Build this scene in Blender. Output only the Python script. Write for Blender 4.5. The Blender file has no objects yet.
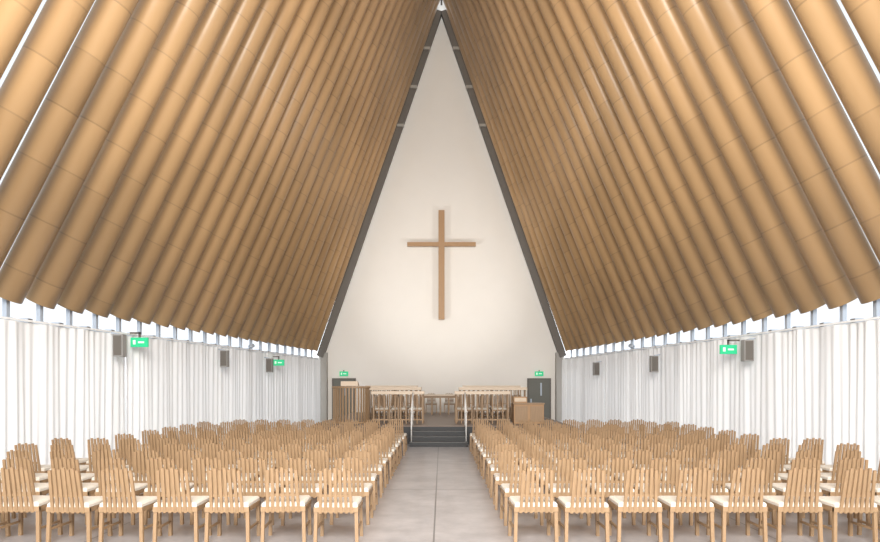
import bpy, bmesh, math, random
from mathutils import Vector, Matrix
random.seed(7)
sc = bpy.context.scene
F = 640.0; EYE = 1.8
Y0, Y1 = -3.0, 30.2
def W(y): return 9.17 - 0.121*y
L = 17.05; ZB = 3.42; R = 0.268; PITCH = 0.83
def base_x(y): return W(y)+0.30
def ridge_z(y): return ZB + math.sqrt(L*L-(base_x(y)-0.30)**2)

# ---------------------------------------------------------------- materials
def mat(name, col, rough=0.6, metal=0.0, noise=0.0, nscale=4.0, stretch=(1,1,1), bump=0.0, emis=None, es=0):
    m = bpy.data.materials.new(name); m.use_nodes = True
    nt = m.node_tree; b = nt.nodes['Principled BSDF']
    b.inputs['Base Color'].default_value = (*col,1)
    b.inputs['Roughness'].default_value = rough
    b.inputs['Metallic'].default_value = metal
    if emis:
        b.inputs['Emission Color'].default_value = (*emis,1); b.inputs['Emission Strength'].default_value = es
    if noise > 0:
        tc = nt.nodes.new('ShaderNodeTexCoord'); mp = nt.nodes.new('ShaderNodeMapping')
        mp.inputs['Scale'].default_value = stretch
        n = nt.nodes.new('ShaderNodeTexNoise'); n.inputs['Scale'].default_value = nscale; n.inputs['Detail'].default_value = 4
        mx = nt.nodes.new('ShaderNodeMix'); mx.data_type='RGBA'
        mx.inputs[6].default_value = tuple(c*(1-noise) for c in col)+(1,)
        mx.inputs[7].default_value = tuple(min(1,c*(1+noise)) for c in col)+(1,)
        nt.links.new(tc.outputs['Object'], mp.inputs['Vector']); nt.links.new(mp.outputs['Vector'], n.inputs['Vector'])
        nt.links.new(n.outputs['Fac'], mx.inputs[0]); nt.links.new(mx.outputs[2], b.inputs['Base Color'])
    return m

M = {}
M['wood'] = mat('chair_oak',(0.315,0.202,0.112),0.5,noise=0.25,nscale=6,stretch=(6,6,0.7))
M['wood_l'] = mat('pale_ash',(0.62,0.50,0.38),0.45,noise=0.1,nscale=5,stretch=(1,5,5))
M['wood_c'] = mat('cross_wood',(0.40,0.235,0.115),0.5,noise=0.14,nscale=5,stretch=(4,4,.5))
M['cushion'] = mat('cream_cushion',(0.66,0.61,0.54),0.9,noise=0.05,nscale=20)
M['plaster'] = mat('white_plaster',(0.87,0.835,0.785),0.9,noise=0.02,nscale=1.5)
M['white'] = mat('white_paint',(0.82,0.82,0.82),0.6)
M['grey'] = mat('taupe_steel',(0.13,0.115,0.10),0.6)
M['column'] = mat('grey_column',(0.36,0.34,0.31),0.6)
M['bracket'] = mat('galvanised_steel',(0.42,0.47,0.54),0.45,0.2)
M['dark'] = mat('black_step',(0.012,0.012,0.014),0.5)
M['tread'] = mat('step_nosing',(0.10,0.10,0.10),0.5)
M['podium'] = mat('podium_floor',(0.20,0.15,0.12),0.5,noise=.1,nscale=3)
M['speaker'] = mat('speaker_grey',(0.30,0.29,0.28),0.6)
M['door'] = mat('door_paint',(0.13,0.13,0.11),0.5)
M['green'] = mat('exit_green',(0.02,0.42,0.20),0.5,emis=(0.02,0.70,0.28),es=0.4)
M['signw'] = mat('sign_white',(0.7,0.9,0.75),0.5,emis=(0.6,1,0.7),es=0.4)
M['ground'] = mat('outdoor_ground',(0.35,0.35,0.34),0.9,noise=.1,nscale=.5)
M['stainless'] = mat('white_rail',(0.75,0.74,0.72),0.35)
M['lens'] = mat('lamp_lens',(0.9,0.9,0.9),0.3,emis=(1,.95,.85),es=2)  # glowing face of the added gable spots

def curtain_mat():
    m = bpy.data.materials.new('curtain_fabric'); m.use_nodes=True; nt=m.node_tree
    b=nt.nodes['Principled BSDF']; b.inputs['Base Color'].default_value=(0.86,0.855,0.85,1); b.inputs['Roughness'].default_value=0.95
    tr=nt.nodes.new('ShaderNodeBsdfTranslucent'); tr.inputs[0].default_value=(0.88,0.88,0.88,1)
    mx=nt.nodes.new('ShaderNodeMixShader'); mx.inputs[0].default_value=0.23
    nt.links.new(b.outputs[0],mx.inputs[1]); nt.links.new(tr.outputs[0],mx.inputs[2])
    nt.links.new(mx.outputs[0],nt.nodes['Material Output'].inputs[0]); return m
M['curtain']=curtain_mat()

def skin_mat(name,tc,f,blue=0.02):
    m = bpy.data.materials.new(name); m.use_nodes=True; nt=m.node_tree
    nt.nodes.remove(nt.nodes['Principled BSDF'])
    t=nt.nodes.new('ShaderNodeBsdfTransparent'); t.inputs[0].default_value=(tc*(1-2*blue),tc*(1-blue),tc,1)
    d=nt.nodes.new('ShaderNodeBsdfTranslucent'); d.inputs[0].default_value=(tc*.9,tc*.9,tc*.9,1)
    mx=nt.nodes.new('ShaderNodeMixShader'); mx.inputs[0].default_value=f
    nt.links.new(t.outputs[0],mx.inputs[1]); nt.links.new(d.outputs[0],mx.inputs[2])
    nt.links.new(mx.outputs[0],nt.nodes['Material Output'].inputs[0]); return m
M['skin']=skin_mat('polycarbonate_roof',0.36,0.30)
M['glaze']=skin_mat('polycarbonate_glazing',0.42,0.25,0.02)
M['frost']=skin_mat('frosted_wall_panel',0.66,0.5,0.0)

def tube_mat():
    m = bpy.data.materials.new('cardboard_tube_paper'); m.use_nodes=True; nt=m.node_tree; N=nt.nodes; K=nt.links
    b=N['Principled BSDF']; b.inputs['Roughness'].default_value=0.36
    tc=N.new('ShaderNodeTexCoord'); oi=N.new('ShaderNodeObjectInfo'); sep=N.new('ShaderNodeSeparateXYZ')
    K.new(tc.outputs['Object'],sep.inputs[0])
    def mth(op,a,bb=None,c=None):
        n=N.new('ShaderNodeMath'); n.operation=op
        for i,v in enumerate((a,bb,c)):
            if v is None: continue
            if isinstance(v,(int,float)): n.inputs[i].default_value=v
            else: K.new(v,n.inputs[i])
        return n.outputs[0]
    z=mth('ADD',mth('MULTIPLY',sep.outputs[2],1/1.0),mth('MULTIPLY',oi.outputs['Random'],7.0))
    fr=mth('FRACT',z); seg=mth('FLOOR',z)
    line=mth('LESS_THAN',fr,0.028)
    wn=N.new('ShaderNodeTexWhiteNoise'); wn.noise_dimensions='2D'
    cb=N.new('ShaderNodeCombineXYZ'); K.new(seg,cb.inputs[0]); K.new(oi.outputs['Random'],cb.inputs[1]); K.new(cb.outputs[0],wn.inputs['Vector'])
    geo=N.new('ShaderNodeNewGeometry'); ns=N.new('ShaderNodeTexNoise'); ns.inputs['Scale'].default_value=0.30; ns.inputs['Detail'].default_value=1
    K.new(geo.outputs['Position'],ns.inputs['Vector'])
    v=mth('ADD',mth('MULTIPLY',wn.outputs['Value'],0.10),mth('MULTIPLY',ns.outputs['Fac'],0.6))  # random paper tone, also standing in for shadow patches painted across the tubes
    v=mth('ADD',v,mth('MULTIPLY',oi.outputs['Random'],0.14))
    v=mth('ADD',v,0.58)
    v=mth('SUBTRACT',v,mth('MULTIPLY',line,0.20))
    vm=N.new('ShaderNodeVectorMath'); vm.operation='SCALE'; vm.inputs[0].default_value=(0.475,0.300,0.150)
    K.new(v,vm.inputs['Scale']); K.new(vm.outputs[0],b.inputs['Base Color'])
    return m
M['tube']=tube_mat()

def floor_mat():
    m = bpy.data.materials.new('concrete_floor'); m.use_nodes=True; nt=m.node_tree; N=nt.nodes; K=nt.links
    b=N['Principled BSDF']; b.inputs['Roughness'].default_value=0.28
    tc=N.new('ShaderNodeTexCoord'); sep=N.new('ShaderNodeSeparateXYZ'); K.new(tc.outputs['Object'],sep.inputs[0])
    n=N.new('ShaderNodeTexNoise'); n.inputs['Scale'].default_value=1.6; n.inputs['Detail'].default_value=8; n.inputs['Roughness'].default_value=.7; K.new(tc.outputs['Object'],n.inputs['Vector'])
    cr=N.new('ShaderNodeValToRGB'); cr.color_ramp.elements[0].position=0.3; cr.color_ramp.elements[1].position=0.7
    cr.color_ramp.elements[0].color=(0.26,0.245,0.25,1); cr.color_ramp.elements[1].color=(0.45,0.425,0.43,1)
    K.new(n.outputs['Fac'],cr.inputs[0])
    def mth(op,a,bb):
        q=N.new('ShaderNodeMath'); q.operation=op
        for i,v in enumerate((a,bb)):
            if isinstance(v,(int,float)): q.inputs[i].default_value=v
            else: K.new(v,q.inputs[i])
        return q.outputs[0]
    fy=mth('FRACT',mth('DIVIDE',mth('ADD',sep.outputs[1],1.0),4.0),0)
    fx=mth('FRACT',mth('DIVIDE',mth('ADD',sep.outputs[0],40.1),4.0),0)
    l=mth('MAXIMUM',mth('LESS_THAN',fy,0.006),mth('LESS_THAN',fx,0.005))
    mx=N.new('ShaderNodeMix'); mx.data_type='RGBA'; K.new(l,mx.inputs[0]); K.new(cr.outputs[0],mx.inputs[6]); mx.inputs[7].default_value=(0.12,0.11,0.11,1)
    K.new(mx.outputs[2],b.inputs['Base Color']); return m
M['floor']=floor_mat()

# ---------------------------------------------------------------- helpers
class MB:
    def __init__(s): s.bm=bmesh.new(); s.mats=[]
    def mi(s,k):
        if k not in s.mats: s.mats.append(k)
        return s.mats.index(k)
    def hexa(s,pts,k):
        vs=[s.bm.verts.new(p) for p in pts]; i=s.mi(k)
        for f in ((3,2,1,0),(4,5,6,7),(0,1,5,4),(1,2,6,5),(2,3,7,6),(3,0,4,7)):
            fc=s.bm.faces.new([vs[j] for j in f]); fc.material_index=i
    def box(s,x0,x1,y0,y1,z0,z1,k):
        s.hexa([(x0,y0,z0),(x1,y0,z0),(x1,y1,z0),(x0,y1,z0),(x0,y0,z1),(x1,y0,z1),(x1,y1,z1),(x0,y1,z1)],k)
    def beam(s,a,b,w,d,k,up=(0,0,1)):
        a=Vector(a); b=Vector(b); t=(b-a).normalized(); u=Vector(up)
        if abs(t.dot(u))>0.95: u=Vector((0,1,0))
        sx=t.cross(u).normalized(); sy=sx.cross(t).normalized()
        q=[(-w/2,-d/2),(w/2,-d/2),(w/2,d/2),(-w/2,d/2)]
        s.hexa([a+sx*p+sy*r for p,r in q]+[b+sx*p+sy*r for p,r in q],k)
    def cyl(s,a,b,r,k,n=10):
        a=Vector(a); b=Vector(b); t=(b-a).normalized(); u=Vector((0,0,1)) if abs(t.z)<.9 else Vector((0,1,0))
        sx=t.cross(u).normalized(); sy=sx.cross(t); i=s.mi(k)
        A=[];B=[]
        for j in range(n):
            o=(sx*math.cos(2*math.pi*j/n)+sy*math.sin(2*math.pi*j/n))*r
            A.append(s.bm.verts.new(a+o)); B.append(s.bm.verts.new(b+o))
        for j in range(n):
            f=s.bm.faces.new([A[j],A[(j+1)%n],B[(j+1)%n],B[j]]); f.material_index=i; f.smooth=True
        f=s.bm.faces.new(A[::-1]); f.material_index=i; f=s.bm.faces.new(B); f.material_index=i
    def poly(s,pts,k):
        f=s.bm.faces.new([s.bm.verts.new(p) for p in pts]); f.material_index=s.mi(k)
    def mesh(s,name):
        bmesh.ops.recalc_face_normals(s.bm,faces=s.bm.faces)
        me=bpy.data.meshes.new(name); s.bm.to_mesh(me); s.bm.free()
        for k in s.mats: me.materials.append(M[k])
        return me
    def obj(s,name,bevel=0,loc=(0,0,0),rz=0):
        o=add(name,s.mesh(name),loc,rz)
        if bevel:
            md=o.modifiers.new('bevel','BEVEL'); md.width=bevel; md.segments=2; md.limit_method='ANGLE'
        return o
def add(name,me,loc=(0,0,0),rz=0):
    o=bpy.data.objects.new(name,me); bpy.context.collection.objects.link(o); o.location=loc; o.rotation_euler=(0,0,rz); return o

# ---------------------------------------------------------------- shell
m=MB(); m.poly([(-11,Y0,0),(11,Y0,0),(11,Y1+.3,0),(-11,Y1+.3,0)],'floor'); m.obj('floor')
m=MB(); m.box(-90,90,-70,110,-0.5,-0.05,'ground'); m.obj('outdoor_ground')

for sgn,side in ((-1,'left'),(1,'right')):
    m=MB()
    def q(y,dx,z): return (sgn*(W(y)+dx),y,z)
    m.poly([q(Y0,.22,0),q(Y1,.22,0),q(Y1,.22,2.93),q(Y0,.22,2.93)],'frost')
    yy=Y0+.1
    while yy<Y1:
        m.hexa([q(yy,.16,0),q(yy,.26,0),q(yy+.1,.26,0),q(yy+.1,.16,0),q(yy,.16,2.93),q(yy,.26,2.93),q(yy+.1,.26,2.93),q(yy+.1,.16,2.93)],'white'); yy+=PITCH*3
    m.hexa([q(Y0,.12,2.93),q(Y0,.80,2.93),q(Y1,.80,2.93),q(Y1,.12,2.93),q(Y0,.12,2.97),q(Y0,.80,2.97),q(Y1,.80,2.97),q(Y1,.12,2.97)],'white')
    m.obj('wall_'+side)
    m=MB(); m.poly([q(Y0,.78,2.96),q(Y1,.78,2.96),q(Y1,.80,3.62),q(Y0,.80,3.62)],'glaze'); m.obj('window_'+('1' if sgn<0 else '2'))
    m=MB(); m.beam(q(Y0+.1,.02,3.0),q(29.5,.02,3.0),.05,.035,'white'); m.obj('curtain_rail')

m=MB(); i=m.mi('skin'); n=24; rows=[]
for j in range(n+1):
    y=Y0+(Y1-Y0)*j/n; bx=base_x(y); zr=ridge_z(y)
    t=Vector((-(bx-.3),0,zr-ZB)).normalized(); nn=Vector((t.z,0,-t.x))*0.42
    B=Vector((bx,y,ZB))+nn; T=Vector((0.3,y,zr))+nn
    rows.append([m.bm.verts.new(p) for p in ((-B.x,y,B.z),(-T.x,y,T.z),(0,y,T.z+.25),(T.x,y,T.z),(B.x,y,B.z))])
for j in range(n):
    for k in range(4):
        f=m.bm.faces.new([rows[j][k],rows[j][k+1],rows[j+1][k+1],rows[j+1][k]]); f.material_index=i
m.obj('ceiling')

# tubes
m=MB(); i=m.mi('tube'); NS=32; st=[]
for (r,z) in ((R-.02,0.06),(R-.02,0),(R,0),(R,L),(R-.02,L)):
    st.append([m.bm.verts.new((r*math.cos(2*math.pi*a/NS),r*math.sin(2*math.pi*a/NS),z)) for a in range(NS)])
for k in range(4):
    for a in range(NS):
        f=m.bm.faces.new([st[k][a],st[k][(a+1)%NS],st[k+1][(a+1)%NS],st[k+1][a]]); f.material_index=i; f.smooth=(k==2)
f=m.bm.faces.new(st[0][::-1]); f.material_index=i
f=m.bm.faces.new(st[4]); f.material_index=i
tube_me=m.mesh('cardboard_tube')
tubeY=[]
y=Y1-0.95
while y>Y0+.3: tubeY.append(y); y-=PITCH
br={}
for sgn in (-1,1):
    m=MB()
    m.box(*sorted((-sgn*.10,sgn*.12)),-.12,.12,-.445,-.37,'bracket')
    m.beam((0,0,-.38),(0,0,.0),.08,.10,'bracket')
    m.box(*sorted((-sgn*.20,-sgn*.04)),.30,.46,-.445,-.35,'bracket')
    m.box(*sorted((-sgn*.205,-sgn*.20)),.32,.44,-.43,-.365,'grey')
    br[sgn]=m.mesh('base_bracket')
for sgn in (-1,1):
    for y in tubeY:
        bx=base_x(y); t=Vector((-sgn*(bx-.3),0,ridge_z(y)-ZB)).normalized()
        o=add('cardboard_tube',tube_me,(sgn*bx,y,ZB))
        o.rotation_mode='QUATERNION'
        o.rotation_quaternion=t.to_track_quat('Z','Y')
        c=add('base_bracket',br[sgn],(sgn*bx,y,ZB)); bpy.context.view_layer.update()
        c.parent=o; c.matrix_parent_inverse=o.matrix_world.inverted()
m=MB()
for j in range(12):
    ya=Y0+(Y1-.4-Y0)*j/12; yb=Y0+(Y1-.4-Y0)*(j+1)/12
    m.beam((0,ya,ridge_z(ya)+.05),(0,yb,ridge_z(yb)+.05),.08,.2,'grey')
m.obj('ridge_beam')

# back wall
YB=Y1
zr=ridge_z(YB)
m=MB()
bw=W(YB)
pts=[(-bw-.3,0),(bw+.3,0),(bw+.3,ZB),(0.0,zr+.6),(-bw-.3,ZB)]
fr=[m.bm.verts.new((x,YB,z)) for x,z in pts]; bk=[m.bm.verts.new((x,YB+.3,z)) for x,z in pts]; i=m.mi('plaster')
m.bm.faces.new(fr).material_index=i; m.bm.faces.new(bk[::-1]).material_index=i
for a in range(5): m.bm.faces.new([fr[a],fr[(a+1)%5],bk[(a+1)%5],bk[a]]).material_index=i
m.obj('wall_back')
m=MB()
for sgn in (-1,1):
    a=Vector((sgn*(bw+.16),YB-.26,ZB-.3)); b=Vector((sgn*0.12,YB-.26,zr-.3))
    m.beam(a,b,.32,.30,'grey',up=(0,1,0))
    m.box(*sorted((sgn*(bw-.16),sgn*(bw+.14))),YB-.35,YB-.003,0,ZB-.1,'column')
    for k in (6,7,8):
        p=a.lerp(b,k/9)
        m.box(p.x-(.22 if sgn>0 else .10),p.x+(.22 if sgn<0 else .10),YB-.48,YB-.36,p.z-.06,p.z+.06,'column')
m.obj('gable_steel_frame')

m=MB(); wf=W(Y0)+.3; zf=ridge_z(Y0); YF=Y0-.12
def hz(x): return ZB+(zf-ZB)*(1-abs(x)/wf)
x=-9.0
while x<=9.01:
    m.box(x-.04,x+.04,YF-.06,YF+.06,0,hz(x),'grey'); x+=1.5
for z in (0.05,3.4,6,9,12):
    w=wf if z<=ZB else wf*(1-(z-ZB)/(zf-ZB)); m.box(-w,w,YF-.05,YF+.05,z-.05,z+.05,'grey')
m.obj('window_3')

# ---------------------------------------------------------------- curtains
def curtain(sgn,ya,yb,ph):
    m=MB(); i=m.mi('curtain'); n=int((yb-ya)/.02); prev=None
    zs=(0.04,1.0,2.0,2.8,2.97)
    for j in range(n+1):
        y=ya+(yb-ya)*j/n
        u=y*2*math.pi/.21+ph+1.8*math.sin(y*1.7+ph)+1.0*math.sin(y*4.1)
        col=[]
        for z in zs:
            amp=.015+.010*(1-z/3)+.012*math.sin(y*2.3+ph+z*.4)*math.sin(y*.9)
            if z>2.9: amp*=.7
            d=amp*math.sin(u+.25*math.sin(z*1.3+y))+.03*math.sin(u*.21+z*.3)+.008*math.sin(u*.55)
            col.append(m.bm.verts.new((sgn*(W(y)+.03+d),y,z)))
        if prev:
            for k in range(len(zs)-1):
                f=m.bm.faces.new([prev[k],col[k],col[k+1],prev[k+1]]); f.material_index=i; f.smooth=True
        prev=col
    m.obj('curtain')
for sgn,breaks in ((-1,[-2.8,4,9.5,14.2,15.0,20,24.5,29.6]),(1,[-2.8,4,9.5,15.0,20,24.5,29.6])):
    for a,b in zip(breaks[:-1],breaks[1:]): curtain(sgn,a+.002,b-.002,random.random()*6)

# ---------------------------------------------------------------- doors, signs, speakers
for k,xc in ((1,4.60),(2,-4.60)):
    m=MB(); y=YB
    m.box(xc-.56,xc+.56,y-.06,y-.002,0,2.12,'grey'); m.box(xc-.48,xc+.48,y-.09,y-.05,0.01,2.05,'door')
    m.box(xc-.42,xc-.36,y-.14,y-.09,.95,1.15,'bracket'); m.box(xc+.05,xc+.12,y-.1,y-.09,1.3,1.9,'bracket')
    m.obj('door_%d'%k)
def exit_sign(x,y,z,rz=0):
    m=MB(); m.box(-.20,.20,-.03,.03,-.11,.11,'green')
    m.box(-.14,-.08,-.038,-.03,-.05,.05,'signw'); m.box(-.02,.12,-.038,-.03,-.02,.02,'signw')
    m.box(-.02,.02,-.02,.02,.11,.17,'grey')
    return m.obj('exit_sign',loc=(x,y,z),rz=rz)
exit_sign(4.60,YB-.04,2.33); exit_sign(-4.6,YB-.04,2.33)
for sx,D,z in ((-1,15.0,2.80),(-1,23.5,2.62),(1,15.5,2.66)):
    x=sx*(W(D)-(.28 if sx<0 and D<16 else .35 if sx<0 else .35))
    o=exit_sign(x,D,z)
    m=MB(); m.box(-.02,.02,-.02,.02,.16,.24,'grey'); m.box(*sorted((-sx*.02,sx*(.22 if sx<0 else .27))),-.02,.02,.2,.24,'grey')
    p=m.obj('wall_arm'); p.parent=o
def speaker(x,y,z,sx):
    m=MB(); m.box(-.11,.11,-.10,.10,-.25,.25,'speaker'); m.box(-.09,.09,-.115,-.10,-.22,.22,'grey')
    m.beam((0,.02,.25),(sx*.2,.02,.29),.04,.04,'bracket')
    m.obj('wall_speaker',.01,loc=(x,y,z))
for sx,D,z in ((-1,14.3,2.68),(-1,19.4,2.6),(-1,22.9,2.50),(1,14.9,2.60),(1,19.7,2.45),(1,24.6,2.42)):
    speaker(sx*(W(D)-.25),D,z,sx)

# ---------------------------------------------------------------- chairs
m=MB()
for sx in (-1,1):
    m.beam((sx*.235,-.215,0),(sx*.225,-.205,.42),.038,.038,'wood'); m.beam((sx*.235,.215,0),(sx*.225,.205,.42),.038,.038,'wood')
    m.beam((sx*.232,-.20,.17),(sx*.232,.20,.17),.018,.025,'wood')
    m.box(*sorted((sx*.205,sx*.25)),-.23,.23,.375,.42,'wood')
m.box(-.25,.25,-.235,-.20,.37,.425,'wood'); m.box(-.25,.25,.20,.235,.37,.425,'wood')
m.box(-.23,.23,-.20,.20,.40,.425,'wood')
hs=[.85,.875,.86,.88,.86,.875,.85]
for k in range(7):
    x=(k-3)*.054
    m.beam((x*1.08,-.225,.36),(x*.96,-.315,hs[k]),.033,.022,'wood',up=(0,1,0))
m.beam((-.16,-.245,.56),(.16,-.245,.56),.016,.03,'wood')
def cush(m,w,d,z0,z1):
    b=.018; i=m.mi('cushion')
    prev=None
    for z,ins in [(z0,0),(z1-b,0),(z1,b)]:
        r=[m.bm.verts.new(p) for p in ((-w+ins,-d+ins,z),(w-ins,-d+ins,z),(w-ins,d-ins,z),(-w+ins,d-ins,z))]
        if prev:
            for a in range(4): m.bm.faces.new([prev[a],prev[(a+1)%4],r[(a+1)%4],r[a]]).material_index=i
        else: m.bm.faces.new(r[::-1]).material_index=i
        prev=r
    m.bm.faces.new(prev).material_index=i
cush(m,.24,.23,.426,.475)
chair_me=m.mesh('wooden_chair')
AX=-.08
for r in range(11):
    y=7.44+r*1.0
    xl=W(y)-1.15
    k=0
    while True:
        xo=1.12+k*.60
        if xo>xl: break
        for sgn in (-1,1):
            add('wooden_chair',chair_me,(AX+sgn*xo+random.uniform(-.02,.02),y+random.uniform(-.03,.03),0),random.gauss(0,.03))
        k+=1

# ---------------------------------------------------------------- podium, steps, rails
PZ=.56
m=MB()
m.box(-4.0,4.0,19.5,29.0,0.0,PZ-.03,'dark'); m.box(-4.0,4.0,19.48,29.0,PZ-.03,PZ,'podium')
m.obj('podium')
m=MB()
for k in range(3):
    z=PZ*(k+1)/4; y=18.6+.3*k
    m.box(AX-.85,AX+.85,y,19.475,z-PZ/4+.001,z-.02,'dark'); m.box(AX-.85,AX+.85,y-.02,19.475,z-.02,z,'tread')
m.obj('podium_steps')
for sgn in (-1,1):
    m=MB(); x=AX+sgn*.80
    m.cyl((x,18.72,.142),(x,18.72,1.06),.018,'stainless'); m.cyl((x,19.62,PZ+.002),(x,19.62,1.56),.018,'stainless')
    m.cyl((x,18.6,1.0),(x,19.62,1.56),.018,'stainless'); m.cyl((x,19.62,1.55),(x,19.95,1.55),.018,'stainless')
    m.obj('step_handrail')

def choir_desk(x0,x1,y,h):
    m=MB(); xc=(x0+x1)/2; a=(x1-x0)/2
    m.box(-a,a,-.20,.20,h-.055,h,'wood_l'); m.box(-a,a,-.22,-.19,h-.10,h-.01,'wood_l')
    n=int(2*a/.17)
    for k in range(n+1):
        x=-a+.06+(2*a-.12)*k/n
        m.box(x-.02,x+.02,-.12,-.08,0,h-.055,'wood')
    for x in (-a+.05,0,a-.05): m.box(x-.03,x+.03,.1,.16,0,h-.055,'wood')
    m.box(-a,a,-.13,-.07,.10,.15,'wood')
    m.obj('choir_desk',.004,loc=(xc,y,PZ))
choir_desk(-2.25,-.55,20.7,1.04); choir_desk(.42,2.2,20.7,1.04)
choir_desk(-2.6,-.70,22.6,1.16); choir_desk(.60,3.0,22.6,1.16)
choir_desk(-2.9,-.9,24.5,1.22); choir_desk(.80,3.0,24.5,1.22)
for y,xs in ((21.4,[-2.0,-1.42,-.84,.75,1.33,1.91]),(23.3,[-2.3,-1.7,-1.1,1.0,1.6,2.2,2.75])):
    for x in xs: add('choir_chair',chair_me,(x,y,PZ+.003),math.pi+random.gauss(0,.05))

m=MB(); rr=.58
for k in range(19):
    a=math.pi*(.0+k/18); x=-math.cos(a)*rr; y=-math.sin(a)*rr*.75
    m.beam((x,y,.04),(x,y,1.16),.05,.03,'wood',up=(math.cos(a),math.sin(a),0))
for z0,z1,ra in ((0,.06,.62),(1.14,1.20,.63)):
    i=m.mi('wood'); lo=[];hi=[]
    for k in range(19):
        a=math.pi*k/18; lo.append(m.bm.verts.new((-math.cos(a)*ra,-math.sin(a)*ra*.75,z0))); hi.append(m.bm.verts.new((-math.cos(a)*ra,-math.sin(a)*ra*.75,z1)))
    for k in range(18): m.bm.faces.new([lo[k],lo[k+1],hi[k+1],hi[k]]).material_index=i
    m.bm.faces.new([lo[18],lo[0],hi[0],hi[18]]).material_index=i
    m.bm.faces.new(lo[::-1]).material_index=i; m.bm.faces.new(hi).material_index=i
m.hexa([(-.3,-.25,1.21),(.25,-.25,1.21),(.25,.1,1.21),(-.3,.1,1.21),(-.3,-.25,1.36),(.25,-.25,1.36),(.25,.1,1.26),(-.3,.1,1.26)],'wood_l')
m.obj('slatted_pulpit',loc=(-2.95,20.9,PZ))
m=MB()
m.box(-.48,.48,-.3,.3,.0,.62,'wood_c'); m.box(-.51,.51,-.33,.33,.62,.66,'wood'); m.box(-.46,-.02,-.02,.28,.66,.86,'wood_c')
m.box(-.43,-.05,-.035,-.02,.70,.82,'wood_l'); m.box(-.44,-.04,-.315,-.30,.06,.56,'wood'); m.box(.04,.44,-.315,-.30,.06,.56,'wood')
m.obj('organ_console',.005,loc=(2.80,20.8,PZ))
m=MB()
m.box(-.8,.8,-.35,.35,.78,.84,'wood_l')
for x in (-.7,-.35,0,.35,.7):
    m.box(x-.035,x+.035,-.3,-.23,0,.78,'wood'); m.box(x-.035,x+.035,.23,.3,0,.78,'wood')
m.box(-.74,.74,-.29,-.24,.70,.78,'wood')
m.obj('altar_table',.004,loc=(-.05,27.0,PZ))
for x in (-.45,.35): add('choir_chair',chair_me,(x,28.2,PZ+.003),math.pi)

# cross
m=MB(); y=YB-.35
cz=EYE+(385-245.5)/21.2; ct=EYE+(385-212)/21.2; cbm=EYE+(385-320)/21.2
m.box(-.14,.14,0,.16,cbm,ct,'wood_c'); m.box(-1.6,-.14,.01,.15,cz-.09,cz+.09,'wood_c'); m.box(.14,1.6,.01,.15,cz-.09,cz+.09,'wood_c')
for z in (cbm+.8,ct-.8): m.box(-.04,.04,.16,.345,z-.04,z+.04,'grey')
m.obj('wall_cross',loc=(0.0,y,0))

# ---------------------------------------------------------------- light
w=bpy.data.worlds.new('World'); sc.world=w; w.use_nodes=True
bg=w.node_tree.nodes['Background']; bg.inputs[0].default_value=(0.90,0.95,1.0,1); bg.inputs[1].default_value=3.4
def area(name,loc,rot,sx,sy,e,col=(1,1,1)):
    l=bpy.data.lights.new(name,'AREA'); l.shape='RECTANGLE'; l.size=sx; l.size_y=sy; l.energy=e; l.color=col
    o=bpy.data.objects.new(name,l); bpy.context.collection.objects.link(o); o.location=loc; o.rotation_euler=rot; return o
area('facade_daylight',(0,Y0+.3,7.5),(math.radians(94),0,0),6,6,3900,(1,.96,.89))
for sgn in (-1,1):  # pair of added spots with invented fixtures, put in to brighten the gable wall
    D=22.0; p=Vector((sgn*(W(D)-.05),D,3.16))
    tgt=Vector((-sgn*1.2,YB,7.0)); d=(tgt-p).normalized()
    m=MB(); m.cyl(p-d*.18,p,.06,'bracket',16); m.cyl(p,p+d*.004,.05,'lens',16); m.cyl(p-d*.1,(p.x+sgn*.18,p.y-.05,2.975),.012,'grey',8)
    m.obj('wall_wash_spotlight')
    l=bpy.data.lights.new('gable_wash','SPOT'); l.energy=1050; l.spot_size=math.radians(62); l.spot_blend=1; l.shadow_soft_size=.3; l.color=(1,.97,.92)
    o=bpy.data.objects.new('gable_wash',l); bpy.context.collection.objects.link(o); o.location=p+d*.35
    o.rotation_mode='QUATERNION'; o.rotation_quaternion=d.to_track_quat('-Z','Y')

cam=bpy.data.cameras.new('Camera'); co=bpy.data.objects.new('Camera',cam); bpy.context.collection.objects.link(co)
co.location=(0,0,EYE); co.rotation_euler=(math.radians(90),0,0)
cam.sensor_width=36; cam.lens=F/880*36; cam.shift_y=114/880; cam.shift_x=-1.5/880
cam.clip_end=300
sc.camera=co
sc.view_settings.view_transform='Standard'
